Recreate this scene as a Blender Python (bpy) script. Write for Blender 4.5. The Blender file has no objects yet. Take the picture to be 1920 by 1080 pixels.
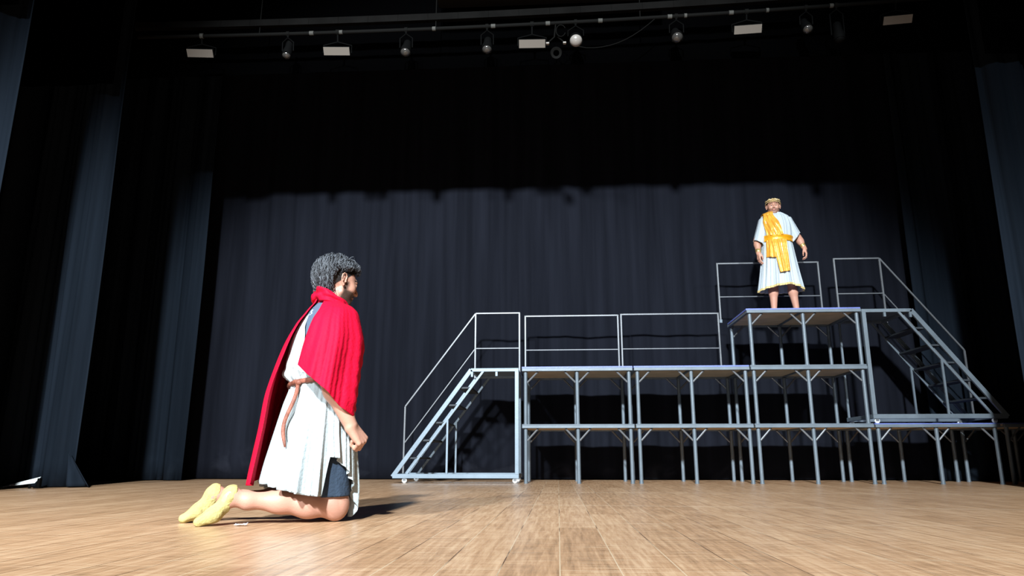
import bpy, math, random
import numpy as np
from mathutils import Vector, Matrix
SC = bpy.context.scene
COL = SC.collection
R = math.radians
PI = math.pi

# ------------------------------------------------------------------ camera
CAM_F, PITCH, YAW, CAM_H = 1353.0, R(13.35), 0.06248, 0.29
cd = bpy.data.cameras.new('camera')
cd.sensor_fit = 'HORIZONTAL'; cd.sensor_width = 36.0
cd.lens = CAM_F / 1920.0 * 36.0
cd.clip_start = 0.05; cd.clip_end = 100
cam = bpy.data.objects.new('camera', cd); COL.objects.link(cam)
cam.location = (0, 0, CAM_H)
cam.rotation_euler = (PI/2 + PITCH, 0, YAW)
SC.camera = cam

# ------------------------------------------------------------------ world, exposure
w = bpy.data.worlds.new('world'); SC.world = w; w.use_nodes = True
w.node_tree.nodes['Background'].inputs[0].default_value = (0.6, 0.75, 1.0, 1)
w.node_tree.nodes['Background'].inputs[1].default_value = 0.012
SC.view_settings.view_transform = 'Standard'
SC.view_settings.look = 'None'
SC.view_settings.gamma = 1.0
SC.view_settings.use_curve_mapping = False
SC.view_settings.exposure = 0.0

# ------------------------------------------------------------------ front-of-house spotlights
def spot(name, loc, target, power, cone, blend, color, radius=0.12):
    l = bpy.data.lights.new(name, 'SPOT')
    l.energy = power; l.spot_size = R(cone); l.spot_blend = blend
    l.color = color; l.shadow_soft_size = radius
    o = bpy.data.objects.new(name, l); COL.objects.link(o)
    o.location = loc
    d = Vector(target) - Vector(loc)
    o.rotation_euler = d.to_track_quat('-Z', 'Y').to_euler()
    return o
COOL = (0.86, 0.95, 1.0)
spot('front_spotlight', (-0.9, -9.0, 7.8), (-0.5, 8.0, 0.5), 30000, 40, 0.35, COOL, 0.38)
spot('front_spotlight', (-5.2, -9.0, 7.8), (-1.9, 7.6, 1.0), 14000, 32, 0.6, COOL, 0.38)
spot('front_spotlight', (8.0, -9.0, 7.9), (3.3, 9.0, 1.9), 4000, 24, 0.9, COOL, 0.25)

# ------------------------------------------------------------------ materials
def nmat(name):
    m = bpy.data.materials.new(name); m.use_nodes = True
    return m, m.node_tree, m.node_tree.nodes['Principled BSDF']
def mat(name, col, rough=0.6, metal=0.0, spec=0.5, bump=0.0, bscale=60, var=0.0, vscale=8, sheen=0.0, stretch=(1,1,1)):
    m, t, b = nmat(name)
    b.inputs['Base Color'].default_value = (*col, 1)
    b.inputs['Roughness'].default_value = rough
    b.inputs['Metallic'].default_value = metal
    b.inputs['Specular IOR Level'].default_value = spec
    if sheen:
        b.inputs['Sheen Weight'].default_value = sheen
        b.inputs['Sheen Roughness'].default_value = 0.5
    tc = t.nodes.new('ShaderNodeTexCoord'); mp = t.nodes.new('ShaderNodeMapping')
    mp.inputs['Scale'].default_value = stretch
    t.links.new(tc.outputs['Object'], mp.inputs[0])
    if var:
        n = t.nodes.new('ShaderNodeTexNoise'); n.inputs['Scale'].default_value = vscale
        n.inputs['Detail'].default_value = 5
        t.links.new(mp.outputs[0], n.inputs[0])
        r = t.nodes.new('ShaderNodeValToRGB')
        r.color_ramp.elements[0].position = 0.3; r.color_ramp.elements[1].position = 0.7
        r.color_ramp.elements[0].color = (*[c*(1-var) for c in col], 1)
        r.color_ramp.elements[1].color = (*[min(1, c*(1+var)) for c in col], 1)
        t.links.new(n.outputs[0], r.inputs[0]); t.links.new(r.outputs[0], b.inputs['Base Color'])
    if bump:
        n = t.nodes.new('ShaderNodeTexNoise'); n.inputs['Scale'].default_value = bscale
        n.inputs['Detail'].default_value = 4
        t.links.new(mp.outputs[0], n.inputs[0])
        bn = t.nodes.new('ShaderNodeBump'); bn.inputs['Strength'].default_value = bump
        bn.inputs['Distance'].default_value = 0.02
        t.links.new(n.outputs[0], bn.inputs['Height']); t.links.new(bn.outputs[0], b.inputs['Normal'])
    return m

M = {}
M['steel'] = mat('painted_grey_steel', (0.115, 0.14, 0.165), 0.45, 0.2, 0.4, 0.04, 40, 0.10, 7)
M['steel_light'] = mat('pale_blue_grey_steel', (0.17, 0.215, 0.26), 0.42, 0.15, 0.4, 0.04, 40, 0.08, 6)
M['rail'] = mat('galvanised_rail', (0.12, 0.125, 0.135), 0.42, 0.3, 0.4, 0.03, 50, 0.10, 8)
M['tread'] = mat('dark_tread_plate', (0.03, 0.035, 0.042), 0.6, 0.2, 0.4)
M['deck_blue'] = mat('blue_deck_surface', (0.11, 0.145, 0.42), 0.45, 0, 0.5, 0.1, 40, 0.15, 5)
M['deck_grey'] = mat('grey_deck_surface', (0.10, 0.12, 0.145), 0.5, 0, 0.4, 0.05, 40, 0.15, 5)
M['plywood'] = mat('plywood_underside', (0.50, 0.38, 0.25), 0.8, 0, 0.2, 0, 30, 0.2, 4, stretch=(1, 6, 1))
M['curtain'] = None
M['black'] = mat('matt_black_metal', (0.0022, 0.0022, 0.0022), 0.7, 0, 0.04)
M['beam'] = mat('dark_painted_beam', (0.0045, 0.0042, 0.004), 0.9, 0, 0.03, 0, 30, 0.25, 3)
M['duct'] = mat('dark_duct_metal', (0.010, 0.0092, 0.0085), 0.9, 0, 0.03, 0, 30, 0.3, 2)
M['pipe'] = mat('dark_lighting_pipe', (0.0045, 0.0043, 0.004), 0.8, 0, 0.05)
M['diffuser'] = mat('pale_lamp_diffuser', (0.135, 0.115, 0.098), 0.75, 0, 0.2)
M['tape'] = mat('white_marker_tape', (0.06, 0.058, 0.053), 0.8, 0, 0.1)
M['lens'] = mat('lamp_glass_lens', (0.05, 0.046, 0.043), 0.14, 0.3, 0.7)
M['lens_pale'] = mat('frosted_lamp_lens', (0.24, 0.215, 0.195), 0.25, 0, 0.6)
M['white_wheel'] = mat('pale_plastic_wheel', (0.55, 0.57, 0.58), 0.5)
M['red'] = mat('red_cape_cloth', (0.50, 0.0022, 0.024), 0.75, 0, 0.12, 0.22, 70, 0.10, 6, sheen=0.0)
M['white'] = mat('white_tunic_cotton', (0.37, 0.42, 0.435), 0.85, 0, 0.1, 0.3, 60)
M['white_robe'] = mat('white_robe_cloth', (0.44, 0.49, 0.53), 0.8, 0, 0.15, 0.2, 60)
M['gold_leaf'] = mat('pale_gold_leaf', (0.62, 0.45, 0.22), 0.4, 0.3, 0.5)
M['grey_shirt'] = mat('slate_grey_shirt', (0.075, 0.10, 0.145), 0.85, 0, 0.1, 0.3, 120)
M['shorts'] = mat('navy_shorts', (0.028, 0.042, 0.065), 0.85, 0, 0.1, 0.3, 80)
M['leather'] = mat('brown_leather_cord', (0.20, 0.065, 0.04), 0.6, 0, 0.4, 0.3, 90, 0.3, 30)
M['slipper'] = mat('pale_yellow_slipper_suede', (0.37, 0.305, 0.12), 0.85, 0, 0.15, 0.5, 45, 0.10, 20)
M['satin'] = mat('orange_gold_satin', (0.80, 0.36, 0.045), 0.30, 0.15, 0.6, 0.3, 22, 0.12, 10)
M['belt'] = mat('gold_satin_belt', (0.78, 0.34, 0.01), 0.33, 0.2, 0.6, 0.2, 30)
M['gold'] = mat('gold_metal', (0.80, 0.55, 0.22), 0.3, 0.8, 0.5, 0.3, 60)
M['gold_trim'] = mat('gold_ribbon_trim', (0.68, 0.52, 0.22), 0.5, 0.2, 0.4, 0.3, 80)
M['eye'] = mat('eye', (0.09, 0.075, 0.065), 0.25)
M['scrap'] = mat('clear_plastic_scrap', (0.45, 0.46, 0.50), 0.2, 0, 0.6)
M['paper'] = mat('white_paper', (0.62, 0.64, 0.64), 0.8, 0, 0.2)
M['emblem'] = mat('pale_print', (0.50, 0.55, 0.62), 0.8)

def curtain_mat(name, col, dust=0.5):
    m, t, b = nmat(name)
    b.inputs['Roughness'].default_value = 1.0
    b.inputs['Specular IOR Level'].default_value = 0.02
    tc = t.nodes.new('ShaderNodeTexCoord')
    mp = t.nodes.new('ShaderNodeMapping'); mp.inputs['Scale'].default_value = (5, 5, 0.22)
    t.links.new(tc.outputs['Object'], mp.inputs[0])
    n = t.nodes.new('ShaderNodeTexNoise'); n.inputs['Scale'].default_value = 1.6; n.inputs['Detail'].default_value = 7
    t.links.new(mp.outputs[0], n.inputs[0])
    r = t.nodes.new('ShaderNodeValToRGB')
    r.color_ramp.elements[0].position = 0.3; r.color_ramp.elements[0].color = (*[c*0.75 for c in col], 1)
    r.color_ramp.elements[1].position = 0.75; r.color_ramp.elements[1].color = (*[c*1.35 for c in col], 1)
    t.links.new(n.outputs[0], r.inputs[0])
    # chalky scuffs near the hem
    n2 = t.nodes.new('ShaderNodeTexNoise'); n2.inputs['Scale'].default_value = 2.3; n2.inputs['Detail'].default_value = 6; n2.inputs['Distortion'].default_value = 1.2
    t.links.new(tc.outputs['Object'], n2.inputs[0])
    r2 = t.nodes.new('ShaderNodeValToRGB'); r2.color_ramp.elements[0].position = 0.52; r2.color_ramp.elements[1].position = 0.78
    t.links.new(n2.outputs[0], r2.inputs[0])
    sx = t.nodes.new('ShaderNodeSeparateXYZ'); t.links.new(tc.outputs['Object'], sx.inputs[0])
    mr = t.nodes.new('ShaderNodeMapRange'); mr.inputs[1].default_value = 0.05; mr.inputs[2].default_value = 0.55
    mr.inputs[3].default_value = 1; mr.inputs[4].default_value = 0
    t.links.new(sx.outputs[2], mr.inputs[0])
    mu = t.nodes.new('ShaderNodeMath'); mu.operation = 'MULTIPLY'
    t.links.new(r2.outputs[0], mu.inputs[0]); t.links.new(mr.outputs[0], mu.inputs[1])
    mu2 = t.nodes.new('ShaderNodeMath'); mu2.operation = 'MULTIPLY'; mu2.inputs[1].default_value = dust
    t.links.new(mu.outputs[0], mu2.inputs[0])
    mx = t.nodes.new('ShaderNodeMixRGB'); mx.inputs[2].default_value = (*[c*3.5+0.01 for c in col], 1)
    t.links.new(mu2.outputs[0], mx.inputs[0]); t.links.new(r.outputs[0], mx.inputs[1])
    t.links.new(mx.outputs[0], b.inputs['Base Color'])
    return m
M['curtain'] = curtain_mat('black_velvet_backdrop', (0.0074, 0.0082, 0.0120))
M['leg_curtain'] = curtain_mat('black_velvet_leg', (0.0080, 0.0112, 0.0165), 0.2)
M['border'] = mat('light_cut_black', (0.0006, 0.0006, 0.0007), 1.0, 0, 0.0)  # for the added drops that cut the light
M['blackwall'] = mat('black_stage_wall', (0.0015, 0.0015, 0.0017), 1.0, 0, 0.02)

def floor_mat():
    m, t, b = nmat('stage_floorboards')
    L = t.links.new; N = t.nodes.new
    tc = N('ShaderNodeTexCoord')
    mp = N('ShaderNodeMapping'); mp.inputs['Rotation'].default_value = (0, 0, PI/2)
    mp.inputs['Location'].default_value = (0.35, 0.0, 0)
    L(tc.outputs['Object'], mp.inputs[0])
    br = N('ShaderNodeTexBrick'); br.offset = 0.37; br.offset_frequency = 2
    br.inputs['Scale'].default_value = 1.0
    br.inputs['Brick Width'].default_value = 1.25; br.inputs['Row Height'].default_value = 0.162
    br.inputs['Mortar Size'].default_value = 0.0019; br.inputs['Mortar Smooth'].default_value = 0.2
    br.inputs['Color1'].default_value = (0.0, 0.0, 0.0, 1); br.inputs['Color2'].default_value = (1, 1, 1, 1)
    br.inputs['Mortar'].default_value = (0.5, 0.5, 0.5, 1)
    L(mp.outputs[0], br.inputs[0])
    # grain along the boards
    g = N('ShaderNodeMapping'); g.inputs['Scale'].default_value = (22, 1.3, 1)
    L(tc.outputs['Object'], g.inputs[0])
    gn = N('ShaderNodeTexNoise'); gn.inputs['Scale'].default_value = 2.2; gn.inputs['Detail'].default_value = 9
    gn.inputs['Roughness'].default_value = 0.66; gn.inputs['Distortion'].default_value = 0.35
    L(g.outputs[0], gn.inputs[0])
    # saw marks across the boards
    g2 = N('ShaderNodeMapping'); g2.inputs['Scale'].default_value = (2.2, 16, 1)
    L(tc.outputs['Object'], g2.inputs[0])
    gn2 = N('ShaderNodeTexNoise'); gn2.inputs['Scale'].default_value = 2.0; gn2.inputs['Detail'].default_value = 8; gn2.inputs['Roughness'].default_value = 0.7
    L(g2.outputs[0], gn2.inputs[0])
    mix = N('ShaderNodeMath'); mix.operation = 'MULTIPLY_ADD'; mix.inputs[1].default_value = 0.45
    L(gn2.outputs[0], mix.inputs[0]); L(gn.outputs[0], mix.inputs[2])
    ad = N('ShaderNodeMath'); ad.operation = 'MULTIPLY_ADD'; ad.inputs[1].default_value = 0.14
    L(br.outputs['Color'], ad.inputs[0]); L(mix.outputs[0], ad.inputs[2])
    r = N('ShaderNodeValToRGB')
    e = r.color_ramp.elements
    e[0].position = 0.50; e[0].color = (0.215, 0.120, 0.062, 1)
    e[1].position = 1.02; e[1].color = (0.56, 0.365, 0.22, 1)
    k = e.new(0.78); k.color = (0.42, 0.243, 0.133, 1)
    L(ad.outputs[0], r.inputs[0])
    # pale worn scratches
    g3 = N('ShaderNodeMapping'); g3.inputs['Scale'].default_value = (2.2, 60, 1)
    L(tc.outputs['Object'], g3.inputs[0])
    gn3 = N('ShaderNodeTexNoise'); gn3.inputs['Scale'].default_value = 1.5; gn3.inputs['Detail'].default_value = 6
    L(g3.outputs[0], gn3.inputs[0])
    r3 = N('ShaderNodeValToRGB'); r3.color_ramp.elements[0].position = 0.585; r3.color_ramp.elements[1].position = 0.68
    L(gn3.outputs[0], r3.inputs[0])
    sc = N('ShaderNodeMath'); sc.operation = 'MULTIPLY'; sc.inputs[1].default_value = 0.55
    L(r3.outputs[0], sc.inputs[0])
    m1 = N('ShaderNodeMixRGB'); m1.inputs[2].default_value = (0.68, 0.52, 0.35, 1)
    L(sc.outputs[0], m1.inputs[0]); L(r.outputs[0], m1.inputs[1])
    # seams: some dark, some filled pale
    sn = N('ShaderNodeTexNoise'); sn.inputs['Scale'].default_value = 1.3; sn.inputs['Detail'].default_value = 4
    L(tc.outputs['Object'], sn.inputs[0])
    xyz = N('ShaderNodeSeparateXYZ'); L(tc.outputs['Object'], xyz.inputs[0])
    def MM(op, a, b_=None, c=None):
        n = N('ShaderNodeMath'); n.operation = op
        for i, q in enumerate((a, b_, c)):
            if q is None: continue
            if isinstance(q, (int, float)): n.inputs[i].default_value = q
            else: L(q, n.inputs[i])
        return n.outputs[0]
    # filler is pale on the middle boards, the outer seams stay dark
    far = MM('MULTIPLY', MM('ABSOLUTE', MM('SUBTRACT', xyz.outputs[0], 0.05)), 0.17)
    sel = MM('SUBTRACT', MM('ADD', sn.outputs[0], 0.09), far)
    sr = N('ShaderNodeValToRGB'); sr.color_ramp.elements[0].position = 0.46; sr.color_ramp.elements[1].position = 0.54
    sr.color_ramp.elements[0].color = (0.09, 0.048, 0.026, 1); sr.color_ramp.elements[1].color = (0.56, 0.42, 0.28, 1)
    L(sel, sr.inputs[0])
    m2 = N('ShaderNodeMixRGB')
    L(br.outputs['Fac'], m2.inputs[0]); L(m1.outputs[0], m2.inputs[1]); L(sr.outputs[0], m2.inputs[2])
    # two long pale joint lines running across the stage
    wob = MM('MULTIPLY', sn.outputs[0], 0.02)
    last = m2.outputs[0]
    for c0, sl_, wd in ((4.90, 0.10, 0.018), (6.75, 0.03, 0.030), (3.55, 0.02, 0.006)):
        yy = MM('ADD', MM('MULTIPLY_ADD', xyz.outputs[0], sl_, xyz.outputs[1]), wob)
        dd = MM('ABSOLUTE', MM('SUBTRACT', yy, c0+.01))
        mk = MM('LESS_THAN', dd, wd/2)
        mk = MM('MULTIPLY', mk, MM('MULTIPLY', MM('GREATER_THAN', xyz.outputs[0], -0.9), 0.6))
        mm = N('ShaderNodeMixRGB'); mm.inputs[2].default_value = (0.74, 0.60, 0.44, 1)
        L(mk, mm.inputs[0]); L(last, mm.inputs[1]); last = mm.outputs[0]
    L(last, b.inputs['Base Color'])
    rr = N('ShaderNodeMapRange'); rr.inputs[3].default_value = 0.26; rr.inputs[4].default_value = 0.42
    L(gn2.outputs[0], rr.inputs[0]); L(rr.outputs[0], b.inputs['Roughness'])
    b.inputs['Specular IOR Level'].default_value = 0.42
    bn = N('ShaderNodeBump'); bn.inputs['Strength'].default_value = 0.12; bn.inputs['Distance'].default_value = 0.004
    L(mix.outputs[0], bn.inputs['Height']); L(bn.outputs[0], b.inputs['Normal'])
    return m
M['floor'] = floor_mat()

def attr_mat(name, rough=0.5, spec=0.4, bump=0.15, bscale=140, sss=0.0):
    m, t, b = nmat(name)
    a = t.nodes.new('ShaderNodeVertexColor'); a.layer_name = 'tone'
    t.links.new(a.outputs[0], b.inputs['Base Color'])
    b.inputs['Roughness'].default_value = rough
    b.inputs['Specular IOR Level'].default_value = spec
    if sss:
        b.inputs['Subsurface Weight'].default_value = sss
        b.inputs['Subsurface Radius'].default_value = (0.01, 0.004, 0.002)
        b.inputs['Subsurface Scale'].default_value = 1.0
    n = t.nodes.new('ShaderNodeTexNoise'); n.inputs['Scale'].default_value = bscale
    tc = t.nodes.new('ShaderNodeTexCoord'); t.links.new(tc.outputs['Object'], n.inputs[0])
    bn = t.nodes.new('ShaderNodeBump'); bn.inputs['Strength'].default_value = bump; bn.inputs['Distance'].default_value = 0.004
    t.links.new(n.outputs[0], bn.inputs['Height']); t.links.new(bn.outputs[0], b.inputs['Normal'])
    return m
M['skin'] = attr_mat('skin', 0.5, 0.35)
M['hair'] = attr_mat('hair_strands', 0.6, 0.35, 0.0)

# ------------------------------------------------------------------ object helpers
def mesh_obj(name, V, F, m, parent=None, smooth=True, mats=None, midx=None):
    me = bpy.data.meshes.new(name)
    me.from_pydata([tuple(map(float, v)) for v in V], [], [tuple(int(i) for i in f) for f in F])
    for mm in (mats or [m]): me.materials.append(mm)
    if midx is not None: me.polygons.foreach_set('material_index', list(midx))
    if smooth: me.polygons.foreach_set('use_smooth', [True]*len(me.polygons))
    me.update()
    o = bpy.data.objects.new(name, me); COL.objects.link(o)
    if parent is not None: o.parent = parent
    return o
def thing(name, label, cat, loc=(0, 0, 0), rotz=0, group=None):
    o = bpy.data.objects.new(name, None); COL.objects.link(o)
    o.empty_display_size = 0.1
    o.location = loc; o.rotation_euler = (0, 0, rotz)
    return tag(o, label, cat, group)
def tag(o, label, cat, group=None):
    o['label'] = label; o['category'] = cat
    if group: o['group'] = group
    return o
def struct(o, label=None):
    o['kind'] = 'structure'
    if label: o['label'] = label
    return o
def copy_tree(o, parent=None):
    c = o.copy(); COL.objects.link(c)
    if parent is not None: c.parent = parent
    for ch in list(o.children): copy_tree(ch, c)
    return c

class MB:
    """collects simple solids, then builds ONE mesh object"""
    def __init__(s): s.V = []; s.F = []; s.I = []
    def add(s, V, F, mi=0):
        n = len(s.V); s.V += [tuple(v) for v in V]; s.F += [tuple(i+n for i in f) for f in F]; s.I += [mi]*len(F)
    def box(s, x0, x1, y0, y1, z0, z1, mi=0, bev=0.0, mx=None):
        b = min(bev, (x1-x0)/2.01, (y1-y0)/2.01, (z1-z0)/2.01)
        if b <= 0:
            V = [(x, y, z) for z in (z0, z1) for y in (y0, y1) for x in (x0, x1)]
            F = [(0, 2, 3, 1), (4, 5, 7, 6), (0, 1, 5, 4), (2, 6, 7, 3), (0, 4, 6, 2), (1, 3, 7, 5)]
        else:
            V = []; F = []
            lo = (x0, y0, z0); hi = (x1, y1, z1)
            idx = {}
            for cx in (0, 1):
                for cy in (0, 1):
                    for cz in (0, 1):
                        c = [(lo, hi)[k][i] for i, k in enumerate((cx, cy, cz))]
                        sgn = [(1, -1)[k] for k in (cx, cy, cz)]
                        for ax in range(3):
                            p = list(c)
                            for i in range(3):
                                if i != ax: p[i] += sgn[i]*b
                            idx[(cx, cy, cz, ax)] = len(V); V.append(tuple(p))
            for ax in range(3):
                o1, o2 = [(1, 2), (0, 2), (0, 1)][ax]
                for s1 in (0, 1):
                    q = []
                    for a, c in ((0, 0), (1, 0), (1, 1), (0, 1)):
                        k = [0, 0, 0]; k[ax] = s1; k[o1] = a; k[o2] = c
                        q.append(idx[(*k, ax)])
                    F.append(tuple(q))
                for a in (0, 1):
                    for c in (0, 1):
                        k0 = [0, 0, 0]; k0[o1] = a; k0[o2] = c; k1 = list(k0); k1[ax] = 1
                        F.append((idx[(*k0, o1)], idx[(*k1, o1)], idx[(*k1, o2)], idx[(*k0, o2)]))
            for cx in (0, 1):
                for cy in (0, 1):
                    for cz in (0, 1):
                        F.append(tuple(idx[(cx, cy, cz, a)] for a in range(3)))
        if mx is not None: V = [tuple(mx @ Vector(v)) for v in V]
        s.add(V, F, mi)
    def bar(s, p, q, wd, ht, mi=0, up=(0, 0, 1), bev=0.003):
        p = Vector(p); q = Vector(q); d = (q-p); L = d.length; d.normalize()
        side = d.cross(Vector(up))
        if side.length < 1e-4: side = Vector((0, 1, 0))
        side.normalize(); u = side.cross(d)
        mx = Matrix((( d.x, side.x, u.x, p.x), (d.y, side.y, u.y, p.y), (d.z, side.z, u.z, p.z), (0, 0, 0, 1)))
        s.box(0, L, -wd/2, wd/2, -ht/2, ht/2, mi, bev, mx)
    def tube(s, pts, r, n=12, mi=0, cap=True, flat=1.0):
        pts = [Vector(p) for p in pts]; rs = r if isinstance(r, (list, tuple, np.ndarray)) else [r]*len(pts)
        V = []; F = []
        prev = None
        for i, p in enumerate(pts):
            d = (pts[min(i+1, len(pts)-1)] - pts[max(i-1, 0)]).normalized()
            if prev is None:
                a = Vector((0, 0, 1)) if abs(d.z) < 0.9 else Vector((1, 0, 0))
                sd = d.cross(a).normalized()
            else:
                sd = (prev - d*prev.dot(d)).normalized()
            prev = sd; up = d.cross(sd)
            for k in range(n):
                a = 2*PI*k/n
                V.append(tuple(p + sd*math.cos(a)*rs[i] + up*math.sin(a)*rs[i]*flat))
        for i in range(len(pts)-1):
            for k in range(n):
                a = i*n+k; b = i*n+(k+1) % n
                F.append((a, b, b+n, a+n))
        if cap:
            F.append(tuple(range(n-1, -1, -1))); F.append(tuple(range((len(pts)-1)*n, len(pts)*n)))
        s.add(V, F, mi)
    def lathe(s, prof, n=24, mi=0, mx=None):
        V = []; F = []
        for r, z in prof:
            for k in range(n):
                a = 2*PI*k/n; v = Vector((r*math.cos(a), r*math.sin(a), z))
                V.append(tuple(mx @ v if mx is not None else v))
        for i in range(len(prof)-1):
            for k in range(n):
                a = i*n+k; b = i*n+(k+1) % n
                F.append((a, b, b+n, a+n))
        s.add(V, F, mi)
    def build(s, name, m, parent=None, smooth=False, mats=None):
        o = mesh_obj(name, s.V, s.F, m, parent, smooth, mats, s.I if mats else None)
        if smooth == 'auto':
            pass
        return o
def autosmooth(o, ang=35):
    me = o.data
    me.polygons.foreach_set('use_smooth', [True]*len(me.polygons))
    if hasattr(me, 'set_sharp_from_angle'): me.set_sharp_from_angle(angle=R(ang))
    return o
def solidify(o, t=0.003, off=0.0):
    md = o.modifiers.new('thickness', 'SOLIDIFY'); md.thickness = t; md.offset = off
    return o
def sheet(name, P, nu, nv, m, parent=None, closed=False, thick=0.003):
    """P(u,v) -> xyz, u,v in 0..1"""
    V = []; F = []
    for j in range(nv+1):
        for i in range(nu + (0 if closed else 1)):
            V.append(P(i/nu, j/nv))
    W = nu if closed else nu+1
    for j in range(nv):
        for i in range(nu):
            a = j*W+i; b = j*W+(i+1) % W
            F.append((a, b, b+W, a+W))
    o = mesh_obj(name, V, F, m, parent)
    if thick: solidify(o, thick)
    return o
def interp(x, xs, ys): return float(np.interp(x, xs, ys))
def smooth_interp(x, xs, ys):
    if x <= xs[0]: return ys[0]
    if x >= xs[-1]: return ys[-1]
    for i in range(len(xs)-1):
        if x <= xs[i+1]:
            t = (x-xs[i])/(xs[i+1]-xs[i])
            # catmull-rom
            y0 = ys[max(i-1, 0)]; y1 = ys[i]; y2 = ys[i+1]; y3 = ys[min(i+2, len(ys)-1)]
            x0 = xs[max(i-1, 0)]; x3 = xs[min(i+2, len(xs)-1)]
            h = xs[i+1]-xs[i]
            m1 = (y2-y0)/(xs[i+1]-x0)*h; m2 = (y3-y1)/(x3-xs[i])*h
            return (2*t**3-3*t*t+1)*y1 + (t**3-2*t*t+t)*m1 + (-2*t**3+3*t*t)*y2 + (t**3-t*t)*m2

# ------------------------------------------------------------------ implicit-surface figure modelling
def _v(a): return np.array(a, dtype=float)
def cone_prim(a, b, r1, r2, k=0.02):      # rounded tapered limb
    return ('c', _v(a), _v(b), r1, r2, k)
def ell_prim(c, r, k=0.02, rot=None):     # ellipsoid, rot = 3x3 local->world
    return ('e', _v(c), _v(r), np.eye(3) if rot is None else np.array(rot, float), 0, k)
def rot3(rx=0, ry=0, rz=0):
    from mathutils import Euler
    return np.array(Euler((R(rx), R(ry), R(rz))).to_matrix())
def prim_eval(p, P):
    if p[0] == 'c':
        a, b, r1, r2 = p[1], p[2], p[3], p[4]
        ab = b-a; t = np.clip(((P-a) @ ab)/max(ab @ ab, 1e-9), 0, 1)
        d = np.linalg.norm(P-a-t[:, None]*ab, axis=1)
        return d-(r1+(r2-r1)*t)
    c, r, rt = p[1], p[2], p[3]
    q = (P-c) @ rt
    k0 = np.linalg.norm(q/r, axis=1); k1 = np.linalg.norm(q/(r*r), axis=1)
    return k0*(k0-1)/np.maximum(k1, 1e-9)
def smin(a, b, k):
    h = np.clip(0.5+0.5*(b-a)/k, 0, 1)
    return b*(1-h)+a*h-k*h*(1-h)
def field(prims, P):
    d = np.full(len(P), 1e3)
    for p in prims:
        sub = p[0] == '-'
        q = p[1] if sub else p
        e = prim_eval(q, P)
        if sub: d = -smin(-d, e, q[5])
        elif d[0] > 500: d = e
        else: d = smin(e, d, q[5])
    return d
def xf_prims(prims, c, rt):
    out = []
    for p in prims:
        sub = p[0] == '-'; q = p[1] if sub else p
        if q[0] == 'c': q = ('c', rt @ q[1]+c, rt @ q[2]+c, q[3], q[4], q[5])
        else: q = ('e', rt @ q[1]+c, q[2], rt @ q[3], 0, q[5])
        out.append(('-', q) if sub else q)
    return out
def surface_nets(fn, lo, hi, h):
    lo = _v(lo); hi = _v(hi)
    n = np.ceil((hi-lo)/h).astype(int)+1
    ax = [lo[i]+h*np.arange(n[i]) for i in range(3)]
    G = np.stack(np.meshgrid(*ax, indexing='ij'), -1).reshape(-1, 3)
    D = np.empty(len(G))
    for s in range(0, len(G), 400000): D[s:s+400000] = fn(G[s:s+400000])
    D = D.reshape(n)
    S = D < 0
    nc = n-1
    cs = [(i, j, k) for i in (0, 1) for j in (0, 1) for k in (0, 1)]
    cnt = sum(S[i:i+nc[0], j:j+nc[1], k:k+nc[2]].astype(int) for i, j, k in cs)
    act = (cnt > 0) & (cnt < 8)
    ids = -np.ones(nc, int); idx = np.argwhere(act); ids[act] = np.arange(len(idx))
    acc = np.zeros((len(idx), 3)); num = np.zeros(len(idx))
    for a in cs:
        for ax_ in range(3):
            if a[ax_] == 1: continue
            b = list(a); b[ax_] = 1
            da = D[idx[:, 0]+a[0], idx[:, 1]+a[1], idx[:, 2]+a[2]]
            db = D[idx[:, 0]+b[0], idx[:, 1]+b[1], idx[:, 2]+b[2]]
            c = (da < 0) != (db < 0)
            t = np.where(c, da/np.where(da == db, 1, da-db), 0)
            p = np.tile(_v(a), (len(idx), 1)); p[:, ax_] += t
            acc[c] += p[c]; num[c] += 1
    V = lo+h*(idx+acc/np.maximum(num, 1)[:, None])
    F = []
    for ax_ in range(3):
        u, v = (ax_+1) % 3, (ax_+2) % 3
        sl = [slice(None)]*3; s0 = list(sl); s1 = list(sl); s0[ax_] = slice(0, -1); s1[ax_] = slice(1, None)
        c = S[tuple(s0)] != S[tuple(s1)]
        e = np.argwhere(c)
        ok = (e[:, u] > 0) & (e[:, v] > 0) & (e[:, u] < n[u]-1) & (e[:, v] < n[v]-1)
        e = e[ok]
        fl = S[e[:, 0], e[:, 1], e[:, 2]]
        def cid(du, dv):
            q = e.copy(); q[:, u] -= du; q[:, v] -= dv
            return ids[q[:, 0], q[:, 1], q[:, 2]]
        q = np.stack([cid(1, 1), cid(0, 1), cid(0, 0), cid(1, 0)], 1)
        q[~fl] = q[~fl][:, ::-1]
        F.append(q)
    return V, np.concatenate(F)
def figure_mesh(name, fn, boxes, m, parent, colour):
    VV = []; FF = []; n = 0
    for lo, hi, h in boxes:
        V, F = surface_nets(fn, lo, hi, h)
        VV.append(V); FF.append(F+n); n += len(V)
    V = np.concatenate(VV); F = np.concatenate(FF)
    o = mesh_obj(name, V, F, m, parent)
    C = colour(V)
    at = o.data.color_attributes.new('tone', 'FLOAT_COLOR', 'POINT')
    at.data.foreach_set('color', np.concatenate([C, np.ones((len(C), 1))], 1).astype(np.float32).ravel())
    return o

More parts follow.
